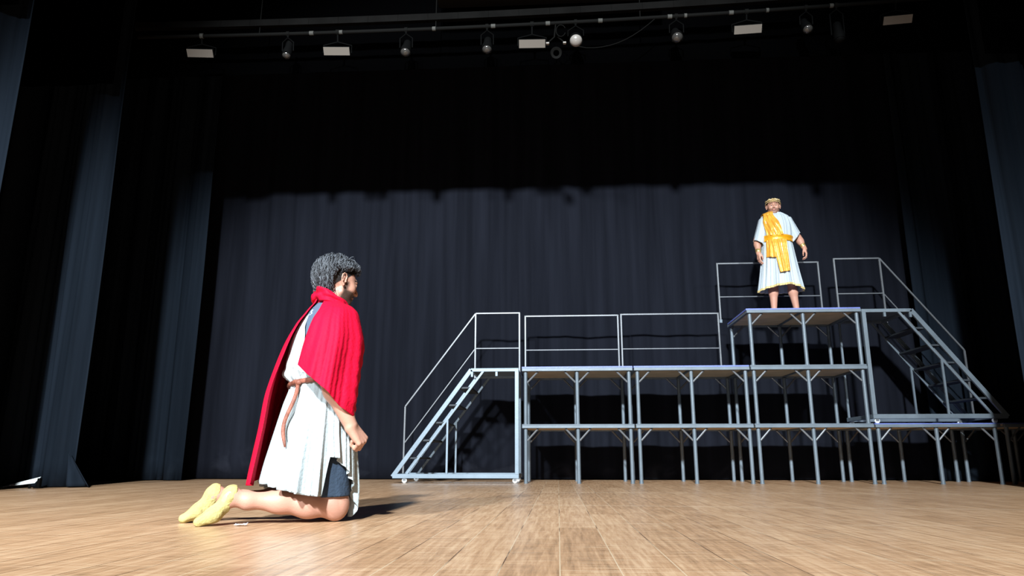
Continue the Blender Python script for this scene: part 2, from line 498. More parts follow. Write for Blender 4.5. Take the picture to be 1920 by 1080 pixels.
def head_prims(beard=0.0, wide=1.0):
    E = ell_prim; Cn = cone_prim
    p = [E((-.017, 0, .032), (.097, .076*wide, .088)),
         E((.030, 0, -.012), (.060, .064*wide, .085), .03),
         E((.030, 0, -.060), (.052, .055*wide, .042), .03),
         Cn((.074, -.012, -.092), (.074, .012, -.092), .018, .018, .02),
         Cn((.010, -.055*wide, -.055), (.062, -.022, -.088), .018, .018, .02),
         Cn((.010, .055*wide, -.055), (.062, .022, -.088), .018, .018, .02),
         Cn((.080, -.034, .030), (.088, -.006, .024), .010, .011, .012),
         Cn((.080, .034, .030), (.088, .006, .024), .010, .011, .012)]
    for s in (-1, 1):
        p.append(('-', E((.096, .031*s, .006), (.016, .017, .011), .012)))
        p.append(E((.076, .031*s, .006), (.0135, .0145, .0125), .002))
        p.append(Cn((.088, .020*s, .0125), (.084, .043*s, .011), .003, .003, .004))
        p.append(E((.060, .041*s*wide, -.018), (.021, .018, .020), .03))
    p += [Cn((.088, 0, .022), (.108, 0, -.016), .0075, .0105, .008),
          Cn((.108, 0, -.016), (.112, 0, -.024), .0105, .0115, .006),
          E((.100, .012, -.027), (.010, .0075, .008), .005), E((.100, -.012, -.027), (.010, .0075, .008), .005),
          ('-', E((.106, .0065, -.036), (.006, .0035, .004), .003)), ('-', E((.106, -.0065, -.036), (.006, .0035, .004), .003)),
          E((.088, 0, -.046), (.012, .022, .012), .012),
          E((.0925, 0, -.0525), (.0095, .022, .0055), .004), E((.0915, 0, -.0635), (.0095, .019, .0062), .004),
          ('-', Cn((.104, -.019, -.058), (.104, .019, -.058), .0022, .0022, .003))]
    for s in (-1, 1):
        w_ = .077*wide
        ep = [(.010, .006), (.009, .022), (.000, .033), (-.012, .033), (-.021, .022), (-.021, .006), (-.014, -.009), (-.006, -.021), (.001, -.026)]
        pt = [(x-.004, s*(w_+.004-.42*(x-.010)), z+.002) for x, z in ep]
        p.append(E((-.008, s*(w_+.003), .002), (.016, .0045, .027), .006, rot3(0, -10, -22*s)))
        for i in range(len(pt)-1): p.append(Cn(pt[i], pt[i+1], .0034, .0034, .0025))
        p.append(E((-.003, s*(w_+.008), -.023), (.0065, .005, .009), .004))
        p.append(E((.006, s*(w_+.005), -.003), (.005, .005, .007), .003))
        p.append(Cn((-.012, s*(w_+.011), .018), (-.011, s*(w_+.010), -.006), .003, .003, .003))
    return p
def hand_prims(wrist, xdir, zdir, side, curl=(20, 25, 15), thumb=0.5, s=1.0):
    """side=+1: thumb at +Y of the hand frame. xdir: along fingers; zdir: back of hand"""
    X = _v(xdir); X /= np.linalg.norm(X); Z = _v(zdir); Z -= X*(Z @ X); Z /= np.linalg.norm(Z); Y = np.cross(Z, X)*side
    W = _v(wrist)
    def T(x, y, z): return W+s*(X*x+Y*y+Z*z)
    P = []
    ys = [.031, .011, -.010, -.029]; xs = [.088, .092, .087, .079]
    for i in range(4):
        P.append(cone_prim(T(.004, ys[i]*.55, 0), T(xs[i], ys[i], 0), .015*s, .0118*s, .012*s))
    P.append(cone_prim(T(.01, .018, -.008), T(.052, .022, -.010), .016*s, .012*s, .014*s))
    P.append(cone_prim(T(.01, -.018, -.006), T(.055, -.022, -.006), .013*s, .011*s, .014*s))
    Ls = [(.043, .026, .021), (.048, .030, .022), (.045, .028, .021), (.034, .021, .019)]
    rs = [(.0098, .0088, .0080, .0066), (.0100, .0090, .0080, .0066), (.0095, .0086, .0077, .0063), (.0086, .0078, .0070, .0057)]
    for i in range(4):
        x, z = xs[i], 0.0; y = ys[i]; a = 0
        for j in range(3):
            cj = curl[j]*(1+0.05*i) if not isinstance(curl[j], (list, tuple)) else curl[j][i]
            a += R(cj)
            nx = x+math.cos(a)*Ls[i][j]; nz = z-math.sin(a)*Ls[i][j]; ny = y+(0.03 if j == 0 else 0)*y*0.3
            P.append(cone_prim(T(x, y, z), T(nx, ny, nz), rs[i][j]*s, rs[i][j+1]*s, .0028*s))
            x, y, z = nx, ny, nz
    t0 = (.022, .026, -.012); t1 = (.052, .046-.008*thumb, -.022-.008*thumb); t2 = (.080, .050-.030*thumb, -.030-.016*thumb); t3 = (.100, .048-.046*thumb, -.034-.020*thumb)
    P += [cone_prim(T(*t0), T(*t1), .0145*s, .0115*s, .010*s), cone_prim(T(*t1), T(*t2), .0110*s, .0098*s, .003*s), cone_prim(T(*t2), T(*t3), .0098*s, .0078*s, .003*s)]
    return P, T(.09, 0, -.02)
def box_around(c, r, h): c = _v(c); return (c-r, c+r, h)

def hair_locks(name, m, parent, origin, rt, seeds, length, seed=1, rad=0.0042, col=((.010, .010, .012), (.05, .055, .065)), lift=0.012, wave=0.006, flow=None, skull=None):
    """bundle of wavy locks growing over the scalp, one mesh"""
    rng = random.Random(seed)
    V = []; F = []; C = []
    sc, sr = skull
    for (th, ph) in seeds:
        # point on the skull ellipsoid
        d = Vector((math.cos(ph)*math.cos(th), math.cos(ph)*math.sin(th), math.sin(ph)))
        p = Vector((sc[0]+sr[0]*d.x, sc[1]+sr[1]*d.y, sc[2]+sr[2]*d.z))
        L = length(th, ph)*rng.uniform(.75, 1.2); n = 14
        phs = rng.uniform(0, 6.28); fr = rng.uniform(1.3, 2.3); wv = wave*rng.uniform(.5, 1.5)
        fl = flow(th, ph, rng)
        n = 14
        pts = []; cur = p.copy(); off = lift*rng.uniform(.4, 1.3)
        dr = fl.copy()
        for i in range(n):
            t = i/(n-1)
            q = Vector(((cur.x-sc[0])/sr[0], (cur.y-sc[1])/sr[1], (cur.z-sc[2])/sr[2]))
            nr = Vector((q.x/sr[0], q.y/sr[1], q.z/sr[2])).normalized()
            side = nr.cross(dr).normalized() if nr.cross(dr).length > 1e-5 else Vector((0, 1, 0))
            hgt = off*math.sin(PI*min(1, .15+t*.75))
            a = fr*2*PI*t+phs
            pts.append(cur+nr*(hgt+wv*.6*math.sin(a+1.3))+side*wv*math.sin(a)*(.3+t))
            dr = (dr+Vector((0, 0, -.10))).normalized()
            tang = (dr-nr*dr.dot(nr)*0.85).normalized()
            nxt = cur+tang*L/(n-1)
            # keep on/outside the skull
            q = Vector(((nxt.x-sc[0])/sr[0], (nxt.y-sc[1])/sr[1], (nxt.z-sc[2])/sr[2]))
            if q.length < 1: nxt = Vector((sc[0]+sr[0]*q.x/q.length, sc[1]+sr[1]*q.y/q.length, sc[2]+sr[2]*q.z/q.length))
            cur = nxt
        base = len(V); K = 5; rr = rad*rng.uniform(.7, 1.3)
        mixc = rng.random()**1.3
        prev = None
        for i, q in enumerate(pts):
            dd = (pts[min(i+1, n-1)]-pts[max(i-1, 0)]).normalized()
            sd = dd.cross(Vector((0, 0, 1)) if abs(dd.z) < .9 else Vector((1, 0, 0))).normalized() if prev is None else (prev-dd*prev.dot(dd)).normalized()
            prev = sd; up = dd.cross(sd)
            t = i/(n-1); r_ = rr*(1-.85*t**2.2)
            for k in range(K):
                a = 2*PI*k/K
                lp = q+sd*math.cos(a)*r_+up*math.sin(a)*r_*.7
                wp = rt @ np.array(lp)+origin
                V.append(wp); f = mixc
                C.append([col[0][j]*(1-f)+col[1][j]*f for j in range(3)]+[1])
        for i in range(n-1):
            for k in range(K):
                a = base+i*K+k; b = base+i*K+(k+1) % K
                F.append((a, b, b+K, a+K))
        F.append(tuple(base+(n-1)*K+k for k in range(K)))
    o = mesh_obj(name, V, F, m, parent)
    at = o.data.color_attributes.new('tone', 'FLOAT_COLOR', 'POINT')
    at.data.foreach_set('color', np.array(C, dtype=np.float32).ravel())
    return o

# ================================================================== STRUCTURE
b = MB(); b.box(-12, 12, -2.5, 12.5, -0.12, 0.0)
struct(b.build('floor', M['floor']))
b = MB(); b.box(-12, 12, 12.3, 12.5, 0, 11)
struct(b.build('wall_back', M['blackwall']))
for nm, x in (('wall_left', -12), ('wall_right', 11.8)):
    b = MB(); b.box(x, x+.2, -2.5, 12.3, 0, 11); struct(b.build(nm, M['blackwall']))
b = MB(); b.box(-12, 12, -2.5, 12.5, 11, 11.2); struct(b.build('ceiling', M['blackwall']))

# ------------------------------------------------------------------ curtains
def curtain(name, x0, x1, y, z0, z1, label, m, seed, per=0.35, amp=0.045, group=None, fold_edge=0, nz=40, dx=0.02, swing=0.0, cat='curtain'):
    rng = random.Random(seed)
    comps = [(2*PI/(per*rng.uniform(.6, 1.7)), rng.uniform(0, 6.28), amp*rng.uniform(.3, .8)) for _ in range(4)]
    comps += [(2*PI/(per*rng.uniform(.18, .35)), rng.uniform(0, 6.28), amp*rng.uniform(.05, .16)) for _ in range(3)]
    nu = int((x1-x0)/dx)
    def P(u, v):
        z = z0+(z1-z0)*v; x = x0+(x1-x0)*u
        d = 0
        for f, p_, a in comps: d += a*math.sin(f*x+p_+0.25*math.sin(z*1.1+p_))
        e = min(1, u*nu*dx/.10, (1-u)*nu*dx/.10)
        low = 1+0.35*math.exp(-z/0.5)
        return (x+0.012*math.sin(f*x*.5+z), y+d*low*(.4+.6*e)+swing*math.sin(z*.9+seed)*0.02, z)
    o = sheet(name, P, nu, nz, m, thick=0.006)
    tag(o, label, cat, group)
    return o
curtain('backdrop_curtain', -8.5, 8.5, 10.85, 0.012, 10.5, 'wide dark blue-black backdrop curtain closing the rear of the stage', M['curtain'], 5, .9, .016)
left_leg2 = curtain('leg_curtain', -8.6, -5.15, 7.6, 0.01, 10.5, 'tall dark leg curtain at left whose pale fold ends near the white paper scrap', M['leg_curtain'], 11, .42, .05, 'side leg curtains')
curtain('leg_curtain', -8.6, -5.15, 6.0, 0.01, 10.5, 'leg curtain at the extreme left edge, nearest of the left curtains', M['leg_curtain'], 12, .4, .05, 'side leg curtains')
curtain('leg_curtain', -8.6, -5.24, 10.1, 0.01, 10.5, 'leg curtain left of the kneeling man, hanging just before the backdrop', M['leg_curtain'], 23, .4, .03, 'side leg curtains')
curtain('leg_curtain', 4.72, 8.6, 7.6, 0.01, 10.5, 'leg curtain at the far right edge of the stage', M['leg_curtain'], 14, .4, .045, 'side leg curtains')
curtain('leg_curtain', 5.12, 8.6, 10.45, 0.01, 10.5, 'leg curtain behind the right-hand rolling stairs', M['leg_curtain'], 15, .4, .03, 'side leg curtains')
# borders: black drops added to cut the top of the light
curtain('light_cut_drop', -8.6, 8.6, 7.95, 4.97, 10.5, 'wide black drop added behind the lamp pipe to cut the light', M['border'], 31, .5, .006, 'added light-cutting drops', nz=6, dx=.06, cat='border')
curtain('light_cut_drop', -8.6, -5.17, 7.42, 4.60, 10.5, 'black drop added to shade the top of the left curtain with the pale fold', M['border'], 32, .5, .012, 'added light-cutting drops', nz=6, dx=.06, cat='border')
curtain('light_cut_drop', -8.6, -5.17, 5.85, 4.58, 10.5, 'black drop added to shade the top of the curtain at the extreme left edge', M['border'], 33, .5, .012, 'added light-cutting drops', nz=6, dx=.06, cat='border')
curtain('light_cut_drop', 4.74, 8.6, 7.42, 4.62, 10.5, 'black drop added to shade the top of the far right leg curtain', M['border'], 34, .5, .012, 'added light-cutting drops', nz=6, dx=.06, cat='border')
# loose corner at the foot of the left leg curtain
def flapP(u, v):
    z = 0.012+v*0.36; wv = (1-v)
    x = -5.20+0.27*wv*u+0.015
    return (x, 7.57-0.05*math.sin(u*7)*wv-0.03*v, z)
fl = sheet('loose_corner', flapP, 14, 10, M['leg_curtain'], left_leg2, thick=0.005)

# ================================================================== PLATFORM
DX = [-0.455, 0.955, 2.40, 3.83, 5.30]
DY0, DY1 = 9.16, 10.20
T1, T2, T3 = 0.715, 1.435, 2.155
def make_deck(x0, x1, zb, zt, label, blue=True, group='steel-legged stage platforms'):
    W = x1-x0; fd = .050 if zt < 1 else .060; bt = .012 if zt < 1 else .020
    t = thing('stage_platform', label, 'platform', ((x0+x1)/2, (DY0+DY1)/2, zb), 0, group)
    H_ = zt-zb; hw = W/2-.008; hd = (DY1-DY0)/2
    b = MB()
    b.box(-hw, hw, -hd, hd, H_-bt, H_, 1)
    b.box(-hw+.01, hw-.01, -hd+.01, hd-.01, H_-.034, H_-bt, 0)
    o = b.build('deck_board', None, t, mats=[M['plywood'], M['deck_blue' if blue else 'deck_grey']])
    b = MB()
    for s in (-1, 1):
        b.box(-hw, hw, s*hd-.022, s*hd+.022, H_-fd, H_-bt-.0002, 0, .004)
        b.box(s*hw-(.035 if s > 0 else 0), s*hw+(.035 if s < 0 else 0), -hd+.022, hd-.022, H_-fd, H_-.0345, 0, .004)
    b.box(-.02, .02, -hd+.022, hd-.022, H_-.048, H_-.0345, 0, .004)
    o = b.build('frame', M['steel'], t)
    for yi, y in enumerate((-hd+.03, hd-.03)):
        for xi, x in enumerate((-hw+.045, 0, hw-.045)):
            b = MB()
            b.tube([(x, y, .012), (x, y, H_-fd+.002)], .0235, 14)
            b.tube([(x, y, .0), (x, y, .015)], .027, 14)
            lg = autosmooth(b.build('leg', M['steel'], t))
            for s in (-1, 1):
                if (xi == 0 and s < 0) or (xi == 2 and s > 0): continue
                bb = MB(); bb.tube([(x+.02*s, y, H_-.20), (x+.160*s, y, H_-fd+.002)], .0120, 8)
                autosmooth(bb.build('brace', M['rail'], lg))
            if yi == 0 or True:
                pass
    return t
lab1 = ['bottom-tier platform beside the left stairs', 'bottom-tier platform, second from the left stairs',
        'bottom-tier platform below the standing man', 'bottom-tier platform under the right stairs']
for i in range(4): make_deck(DX[i], DX[i+1], 0.0, T1, 'grey steel-legged '+lab1[i], i == 3)
lab2 = ['second-tier platform beside the left stairs landing', 'second-tier platform in the middle, between left stairs and tall stack', 'second-tier platform in the three-high stack below the standing man']
for i in range(3): make_deck(DX[i], DX[i+1], T1, T2, ('blue-topped ' if i < 2 else 'grey-edged ')+lab2[i], i < 2)
make_deck(DX[2], DX[3], T2, T3, 'topmost blue-edged platform with the standing man on it')
make_deck(DX[4]+.03, DX[4]+1.46, 0.0, T1, 'shadowed bottom-tier platform at the right edge of the row')

# guard rails along the rear edge
def make_rail(x0, x1, z0, ztop, zmid, label, y=10.16):
    t = thing('guard_rail', label, 'railing', ((x0+x1)/2, y, z0), 0, 'pipe guard rails on the platforms')
    hw = (x1-x0)/2
    for s in (-1, 1):
        b = MB(); b.box(s*hw-.012, s*hw+.012, -.012, .012, 0, ztop-z0, 0, .004); b.build('post', M['rail'], t)
        b = MB(); b.box(s*hw-.02, s*hw+.02, -.02, .02, 0, .05, 0, .004); b.build('socket', M['steel'], t)
    b = MB(); b.box(-hw, hw, -.012, .012, ztop-z0-.023, ztop-z0, 0, .004); b.build('top_rail', M['rail'], t)
    b = MB(); b.box(-hw, hw, -.008, .008, zmid-z0-.008, zmid-z0+.008, 0, .004); b.build('middle_rail', M['rail'], t)
make_rail(-.445, .87, T2, 2.295, 1.795, 'pipe guard rail on the second-tier platform nearest the left stairs')
make_rail(.917, 2.275, T2, 2.305, 1.80, 'pipe guard rail on the middle second-tier platform')
make_rail(2.31, 3.72, T3, 3.03, 2.53, 'pipe guard rail behind the standing man')

# ------------------------------------------------------------------ rolling stairs
def make_stairs(x0, y0, z0, s, label, steel):
    """s=-1 descends to the left, s=+1 to the right; x0 = outer edge of the landing"""
    t = thing('rolling_stairs', label, 'stairs', (x0, y0, z0), 0, 'rolling steel stairs at the platform ends')
    Wd = 0.80; HL = 1.345; zb = 0.085; LL = .62; RL = 1.585
    X = lambda a: s*a
    b = MB()
    for y in (0, Wd):
        b.bar((X(0), y, zb), (X(RL), y, zb), .04, .055)
    b.bar((X(.02), .02, zb), (X(.02), Wd-.02, zb), .04, .05)
    b.bar((X(RL-.03), .02, zb), (X(RL-.03), Wd-.02, zb), .04, .05)
    b.build('base_frame', steel, t)
    b = MB(); zt = HL+zb-.03
    for y in (0, Wd): b.bar((X(0), y, zt), (X(LL), y, zt), .035, .035)
    b.bar((X(.02), 0, zt), (X(.02), Wd, zt), .035, .035); b.bar((X(LL-.02), 0, zt), (X(LL-.02), Wd, zt), .035, .035)
    xs = sorted((X(.0), X(LL)))
    b.box(xs[0]+.005, xs[1]-.005, -.01, Wd+.01, zt+.0178, zt+.026, 0)
    xs = sorted((X(.27), X(.30)))
    b.box(xs[0], xs[1], -.015, .015, zt-.075, zt-.018, 0, .003)
    xs = sorted((X(.585), X(.615)))
    b.box(xs[0], xs[1], -.015, .015, zt-.085, zt-.018, 0, .003)
    b.build('landing', steel, t)
    for y in (0, Wd):
        b = MB(); b.bar((X(.025), y, zb+.02), (X(.025), y, zt-.01), .045 if y == 0 else .028, .05 if y == 0 else .028, up=(1, 0, 0)); b.build('corner_post', steel, t)
        b = MB(); b.bar((X(LL-.01), y, zt+.01), (X(RL-.0), y, zb-.01), .035, .055, up=(0, 1, 0) if False else (0, 0, 1)); b.build('stringer', steel, t)
        b = MB(); b.bar((X(LL-.165), y, zt-.01), (X(RL-.165), y, zb+.01), .028, .030); b.build('stringer', steel, t)
        xx = .905; zz = zt-(xx+.165-LL)*(zt-zb)/(RL-LL)+.0
        b = MB(); b.bar((X(xx), y, zb+.02), (X(xx), y, zz-.01), .026, .026, up=(1, 0, 0)); b.build('support_post', steel, t)
    for i in range(1, 6):
        z = zb+(zt-zb)*i/6.0
        xf = RL-(z-zb)/(zt-zb)*(RL-LL)
        xs = sorted((X(xf-.175), X(xf-.01)))
        b = MB(); b.box(xs[0], xs[1], .02, Wd-.02, z-.012, z+.012, 0, .003)
        b.build('tread', M['tread'], t)
    # rear handrail
    yr = Wd-.03; top = 2.30; mid = 1.80; ex = RL+.03; et = 1.0; em = .50; pb = LL+.03
    b = MB()
    for p, q in (((X(.03), yr, zt), (X(.03), yr, top)), ((X(pb), yr, zt-.02), (X(pb), yr, top)), ((X(ex), yr, zb), (X(ex), yr, et))):
        bb = MB(); bb.bar(p, q, .024, .024, up=(1, 0, 0)); bb.build('rail_post', M['rail'], t)
    b = MB(); b.bar((X(.02), yr, top), (X(pb), yr, top), .022, .022); b.bar((X(pb), yr, top), (X(ex), yr, et), .022, .022); b.build('handrail', M['rail'], t)
    b = MB(); b.bar((X(.03), yr, mid), (X(pb), yr, mid), .016, .016); b.bar((X(pb), yr, mid), (X(ex), yr, em), .016, .016); b.build('middle_rail', M['rail'], t)
    for a in (.05, RL-.15):
        for y in (.01, Wd-.01):
            b = MB()
            mx = Matrix.Translation((X(a), y, .032)) @ Matrix.Rotation(PI/2, 4, 'X')
            b.lathe([(0, -.012), (.026, -.012), (.032, -.007), (.032, .007), (.026, .012), (0, .012)], 18, 0, mx)
            cw = autosmooth(b.build('caster', M['white_wheel'], t))
            f = MB(); f.box(X(a)-.018, X(a)+.018, y-.019, y-.014, .03, .066, 0, 0); f.box(X(a)-.018, X(a)+.018, y+.014, y+.019, .03, .066, 0, 0)
            f.box(X(a)-.022, X(a)+.022, y-.02, y+.02, .062, .070, 0, 0); f.build('fork', M['rail'], cw)
    return t
make_stairs(-.49, 9.22, 0.0, -1, 'pale grey rolling stairs on the floor at the left end of the platforms', M['steel_light'])
make_stairs(3.85, 9.22, T1, 1, 'rolling stairs raised on the bottom tier, right of the standing man', M['steel'])  # darker steel than the left stairs puts the dimmer light into the colour

# ================================================================== RIGGING
def sag(x): return 5.222+0.0105*(x+1.8)+0.0072*((x+.8)**2)*.55
b = MB(); b.tube([(x, 7.5, sag(x)) for x in np.linspace(-5.0, 5.2, 40)], .022, 10)
lp = autosmooth(b.build('lighting_pipe', M['pipe'])); tag(lp, 'long dark pipe slung across the top carrying the lamps', 'pipe')
b = MB()
xs_ = np.linspace(-5.05, 3.2, 24)
for i in range(len(xs_)-1):
    b.bar((xs_[i], 7.5, sag(xs_[i])+.145), (xs_[i+1]+.002, 7.5, sag(xs_[i+1])+.145), .06, .085, bev=0)
bm_ = b.build('cable_tray', M['beam']); tag(bm_, 'flat dark cable tray running just above the lamp pipe', 'tray')
b = MB(); b.box(-1.35, 1.25, 7.2, 7.6, 5.56, 5.9, 0, .01)
tag(b.build('overhead_duct', M['duct']), 'dark rectangular duct above the centre of the lamp pipe', 'duct')
for x in (-3.5, -1.37, 1.02):
    b = MB(); b.tube([(x, 7.5, sag(x)), (x+.01, 7.5, 7.5)], .006, 6)
    tag(b.build('suspension_cable', M['pipe']), {-3.5: 'thin steel cable holding the lamp pipe near its left end', -1.37: 'thin cable holding the lamp pipe at the left side of the duct', 1.02: 'thin cable holding the lamp pipe at the right side of the duct'}[x], 'cable', 'cables holding the lamp pipe')
for x, wd in ((-2.86, .05), (-2.52, .07), (-1.39, .04), (-.69, .05), (-.05, .05), (.56, .05), (1.36, .05), (1.54, .03), (2.06, .05), (2.47, .03), (3.19, .04)):
    b = MB(); b.tube([(x-wd/2, 7.5, sag(x)), (x+wd/2, 7.5, sag(x))], .026, 10)
    b.build('marker_tape', M['tape'], lp)
panel_lab = ['white flood panel lamp at the left end of the lamp pipe', 'white flood panel lamp between the two left bulb lamps', 'white flood panel lamp at the middle of the pipe by the bright bulb lamp', 'white flood panel lamp right of centre', 'white flood panel lamp at the far right end']
for i, (px, x, z) in enumerate(((0, -4.208, 5.013), (0, -2.545, 4.977), (0, -.235, 4.985), (0, 2.235, 5.073), (0, 3.905, 5.127))):
    t = thing('flood_panel', panel_lab[i], 'lamp', (x, 7.5, z), [R(6), R(4), R(2), R(-4), R(-6)][i], 'flat flood panels on the pipe')
    tilt = Matrix.Rotation(R(42), 4, 'X')
    b = MB(); b.box(-.160, .160, 0.006, .045, -.050, .050, 0, .008, tilt); b.build('housing', M['black'], t)
    b = MB(); b.box(-.152, .152, -.001, .006, -.046, .046, 0, 0, tilt); b.build('diffuser', M['diffuser'], t)
    hh = sag(x)-z
    b = MB()
    b.tube([(-.167, .04, 0), (-.167, .04, .10), (0, .03, .14), (.167, .04, .10), (.167, .04, 0)], .007, 6)
    b.tube([(0, .03, .14), (0, 0, hh-.01)], .010, 8); b.build('yoke', M['black'], t)
    b = MB(); b.tube([(-.02, 0, hh), (.02, 0, hh)], .032, 10); b.build('clamp', M['pipe'] if i else M['tape'], t)
par_lab = ['dark bulb lamp between the two leftmost flood panels', 'bulb lamp right of the second flood panel', 'bulb lamp hanging left of the middle flood panel', 'brightest frosted bulb lamp beside the middle flood panel', 'bulb lamp alone between the middle and right flood panels', 'dim bulb lamp just right of the fourth flood panel', 'nearly black lamp hanging lowest at the right']
for i, (x, z, r_, tl, lm) in enumerate(((-3.147, 4.94, .055, 20, 'lens'), (-1.722, 4.93, .062, 30, 'lens'), (-.762, 4.93, .060, 30, 'lens'), (.273, 5.005, .078, 45, 'lens_pale'), (1.433, 5.0, .068, 40, 'lens'), (2.903, 5.046, .058, 35, 'lens'), (3.242, 4.90, .06, 10, 'black'))):
    t = thing('stage_lamp', par_lab[i], 'lamp', (x, 7.5, z), 0, 'round bulb lamps on the pipe')
    mx = Matrix.Rotation(R(-tl), 4, 'X')
    b = MB(); b.lathe([(0, .24), (.03, .24), (.045, .22), (r_*.8, .14), (r_, .07), (r_, .0), (r_*.93, .0), (r_*.9, .03)], 24, 0, mx)
    autosmooth(b.build('housing', M['black'], t))
    b = MB(); b.lathe([(r_*.93, .015)]+[(r_*.93*math.cos(a), .015-r_*.75*math.sin(a)) for a in np.linspace(0.1, PI/2, 9)], 24, 0, mx)
    autosmooth(b.build('lens', M[lm], t), 60)
    hh = sag(x)-z
    b = MB(); b.tube([(-r_-.012, .03, .08), (-r_-.012, .02, hh-.10), (0, 0, hh-.05), (r_+.012, .02, hh-.10), (r_+.012, .03, .08)], .007, 6)
    b.tube([(0, 0, hh-.05), (0, 0, hh)], .012, 8); b.build('yoke', M['black'], t)
    b = MB(); b.tube([(-.018, 0, hh), (.018, 0, hh)], .030, 10); b.build('clamp', M['pipe'], t)
# small ring-fronted lamp with two side flaps, under the pipe by the bright bulb
t = thing('ring_lamp', 'small ring-shaped dark lamp with two pale tabs under the bright bulb lamp', 'lamp', (.043, 7.5, 4.855), 0)
mx = Matrix.Rotation(R(-60), 4, 'X')
b = MB(); b.lathe([(.035, .0), (.062, -.01), (.070, .02), (.062, .10), (.02, .16), (.0, .16)], 24, 0, mx); autosmooth(b.build('housing', M['pipe'], t))
for s in (-1, 1):
    b = MB(); b.box(s*.098-.018, s*.098+.018, -.02, .02, .115, .135, 0, .003); b.build('tab', M['lens_pale'], t)
b = MB(); b.tube([(-.10, 0, .13), (-.02, .02, .22), (0, 0, sag(.043)-4.855)], .008, 6); b.tube([(.10, 0, .13), (.02, .02, .22)], .008, 6); b.build('yoke', M['pipe'], t)
b = MB(); b.tube([(.30, 7.5, 4.93)]+[(.30+.9*u, 7.5, 4.92+.35*u*u-.05*math.sin(u*3)) for u in np.linspace(.1, 1, 10)], .005, 6)
tag(b.build('lamp_cable', M['pipe']), 'thin power cable looping from the bright bulb lamp', 'cable')
b = MB(); b.tube([(.10+.055*math.cos(a), 7.48, 5.13+.075*math.sin(a)) for a in np.linspace(.4, 2*PI-.4+PI*0, 16)], .005, 6)
tag(b.build('coiled_cable', M['pipe']), 'small loop of cable hanging under the pipe above the bright bulb', 'cable')

# ================================================================== SMALL FLOOR ITEMS
t = thing('paper_scrap', 'white folded paper strip propped on a small black clip at the left curtain foot', 'paper', (-5.46, 7.34, 0), R(4))
b = MB(); PV = [(-.30, .00, .003), (-.08, -.02, .030), (.11, -.03, .052), (.13, .03, .115), (-.06, .02, .066), (-.26, .01, .014)]
b.add(PV+[(x, y+.004, z-.001) for x, y, z in PV], [(0, 1, 4, 5), (1, 2, 3, 4), (6, 11, 10, 7), (7, 10, 9, 8), (0, 6, 7, 1), (1, 7, 8, 2), (2, 8, 9, 3), (3, 9, 10, 4), (4, 10, 11, 5), (5, 11, 6, 0)])
b.build('sheet', M['paper'], t)
b = MB(); b.box(.125, .155, -.02, .02, 0, .10, 0, .004); b.box(.105, .17, -.04, .04, .0, .018, 0, .004); b.build('clip', M['black'], t)
b = MB(); b.box(.060, .085, -.05, -.035, 0, .035, 0, .003); b.build('clip', M['black'], t)
V = []; F = []
rng = random.Random(4)
for i in range(7):
    for j in range(4): V.append((i*.009-.027, j*.009-.013+rng.uniform(-.003, .003), .003+abs(rng.gauss(0, .004))))
for i in range(6):
    for j in range(3): a = i*4+j; F.append((a, a+4, a+5, a+1))
o = mesh_obj('plastic_scrap', V, F, M['scrap'], smooth=False); o.location = (-1.42, 3.30, 0); solidify(o, .001); tag(o, 'crumpled clear plastic scrap by the near slipper', 'litter')
# ================================================================== KNEELING MAN
KA = R(28)
kman = thing('person', 'kneeling man in a red cape, white tunic and yellow slippers on the floor at left', 'person', (-1.06, 3.68, 0), KA)
E_ = ell_prim; C_ = cone_prim
# --- head placed on the neck, bowed slightly
HC = _v((-.098, .0, 1.192)); HR = rot3(0, 13, 14)
HEAD = xf_prims(head_prims(), HC, HR)
# --- body
body = [E_((-.150, 0, .50), (.115, .165, .12), .04),
        E_((-.150, 0, .66), (.105, .145, .17), .06),
        E_((-.130, 0, .86), (.118, .165, .17), .06),
        C_((-.135, -.135, .975), (-.135, .135, .975), .068, .068, .05),
        C_((-.140, 0, .99), (-.112, 0, 1.13), .062, .056, .04)]
for s in (-1, 1):
    body += [C_((-.145, s*.09, .48), (-.075, s*.105, .10), .090, .064, .05),      # thigh
             E_((-.066, s*.105, .068), (.058, .056, .066), .03),                   # knee
             C_((-.095, s*.105, .074), (-.20, s*.108, .085), .054, .060, .03),     # calf
             C_((-.20, s*.108, .085), (-.33, s*.110, .098), .060, .049, .04),
             C_((-.33, s*.110, .098), (-.47, s*.112, .106), .047, .036, .04)]
def foot_prims(ax, y, hx, tx, yaw=0):
    """plantar-flexed foot standing on its toes: ankle, heel up and back, toes on the floor"""
    return [C_((ax, y, .104), (hx-.02, y, .125), .036, .034, .03),
            C_((hx-.018, y, .134), (hx-.01, y, .142), .031, .031, .02),
            C_((hx-.015, y, .115), (tx+.085, y, .048), .030, .031, .03),
            C_((tx+.085, y-.018, .048), (tx+.026, y-.020, .021), .026, .017, .02),
            C_((tx+.085, y+.018, .048), (tx+.034, y+.020, .021), .026, .017, .02)]
FR_ = foot_prims(-.475, -.112, -.530, -.698)
FL_ = foot_prims(-.475, .112, -.590, -.755)
FL_[0] = C_((-.475, .112, .104), (-.605, .112, .125), .035, .035, .03)
body += FR_ + FL_
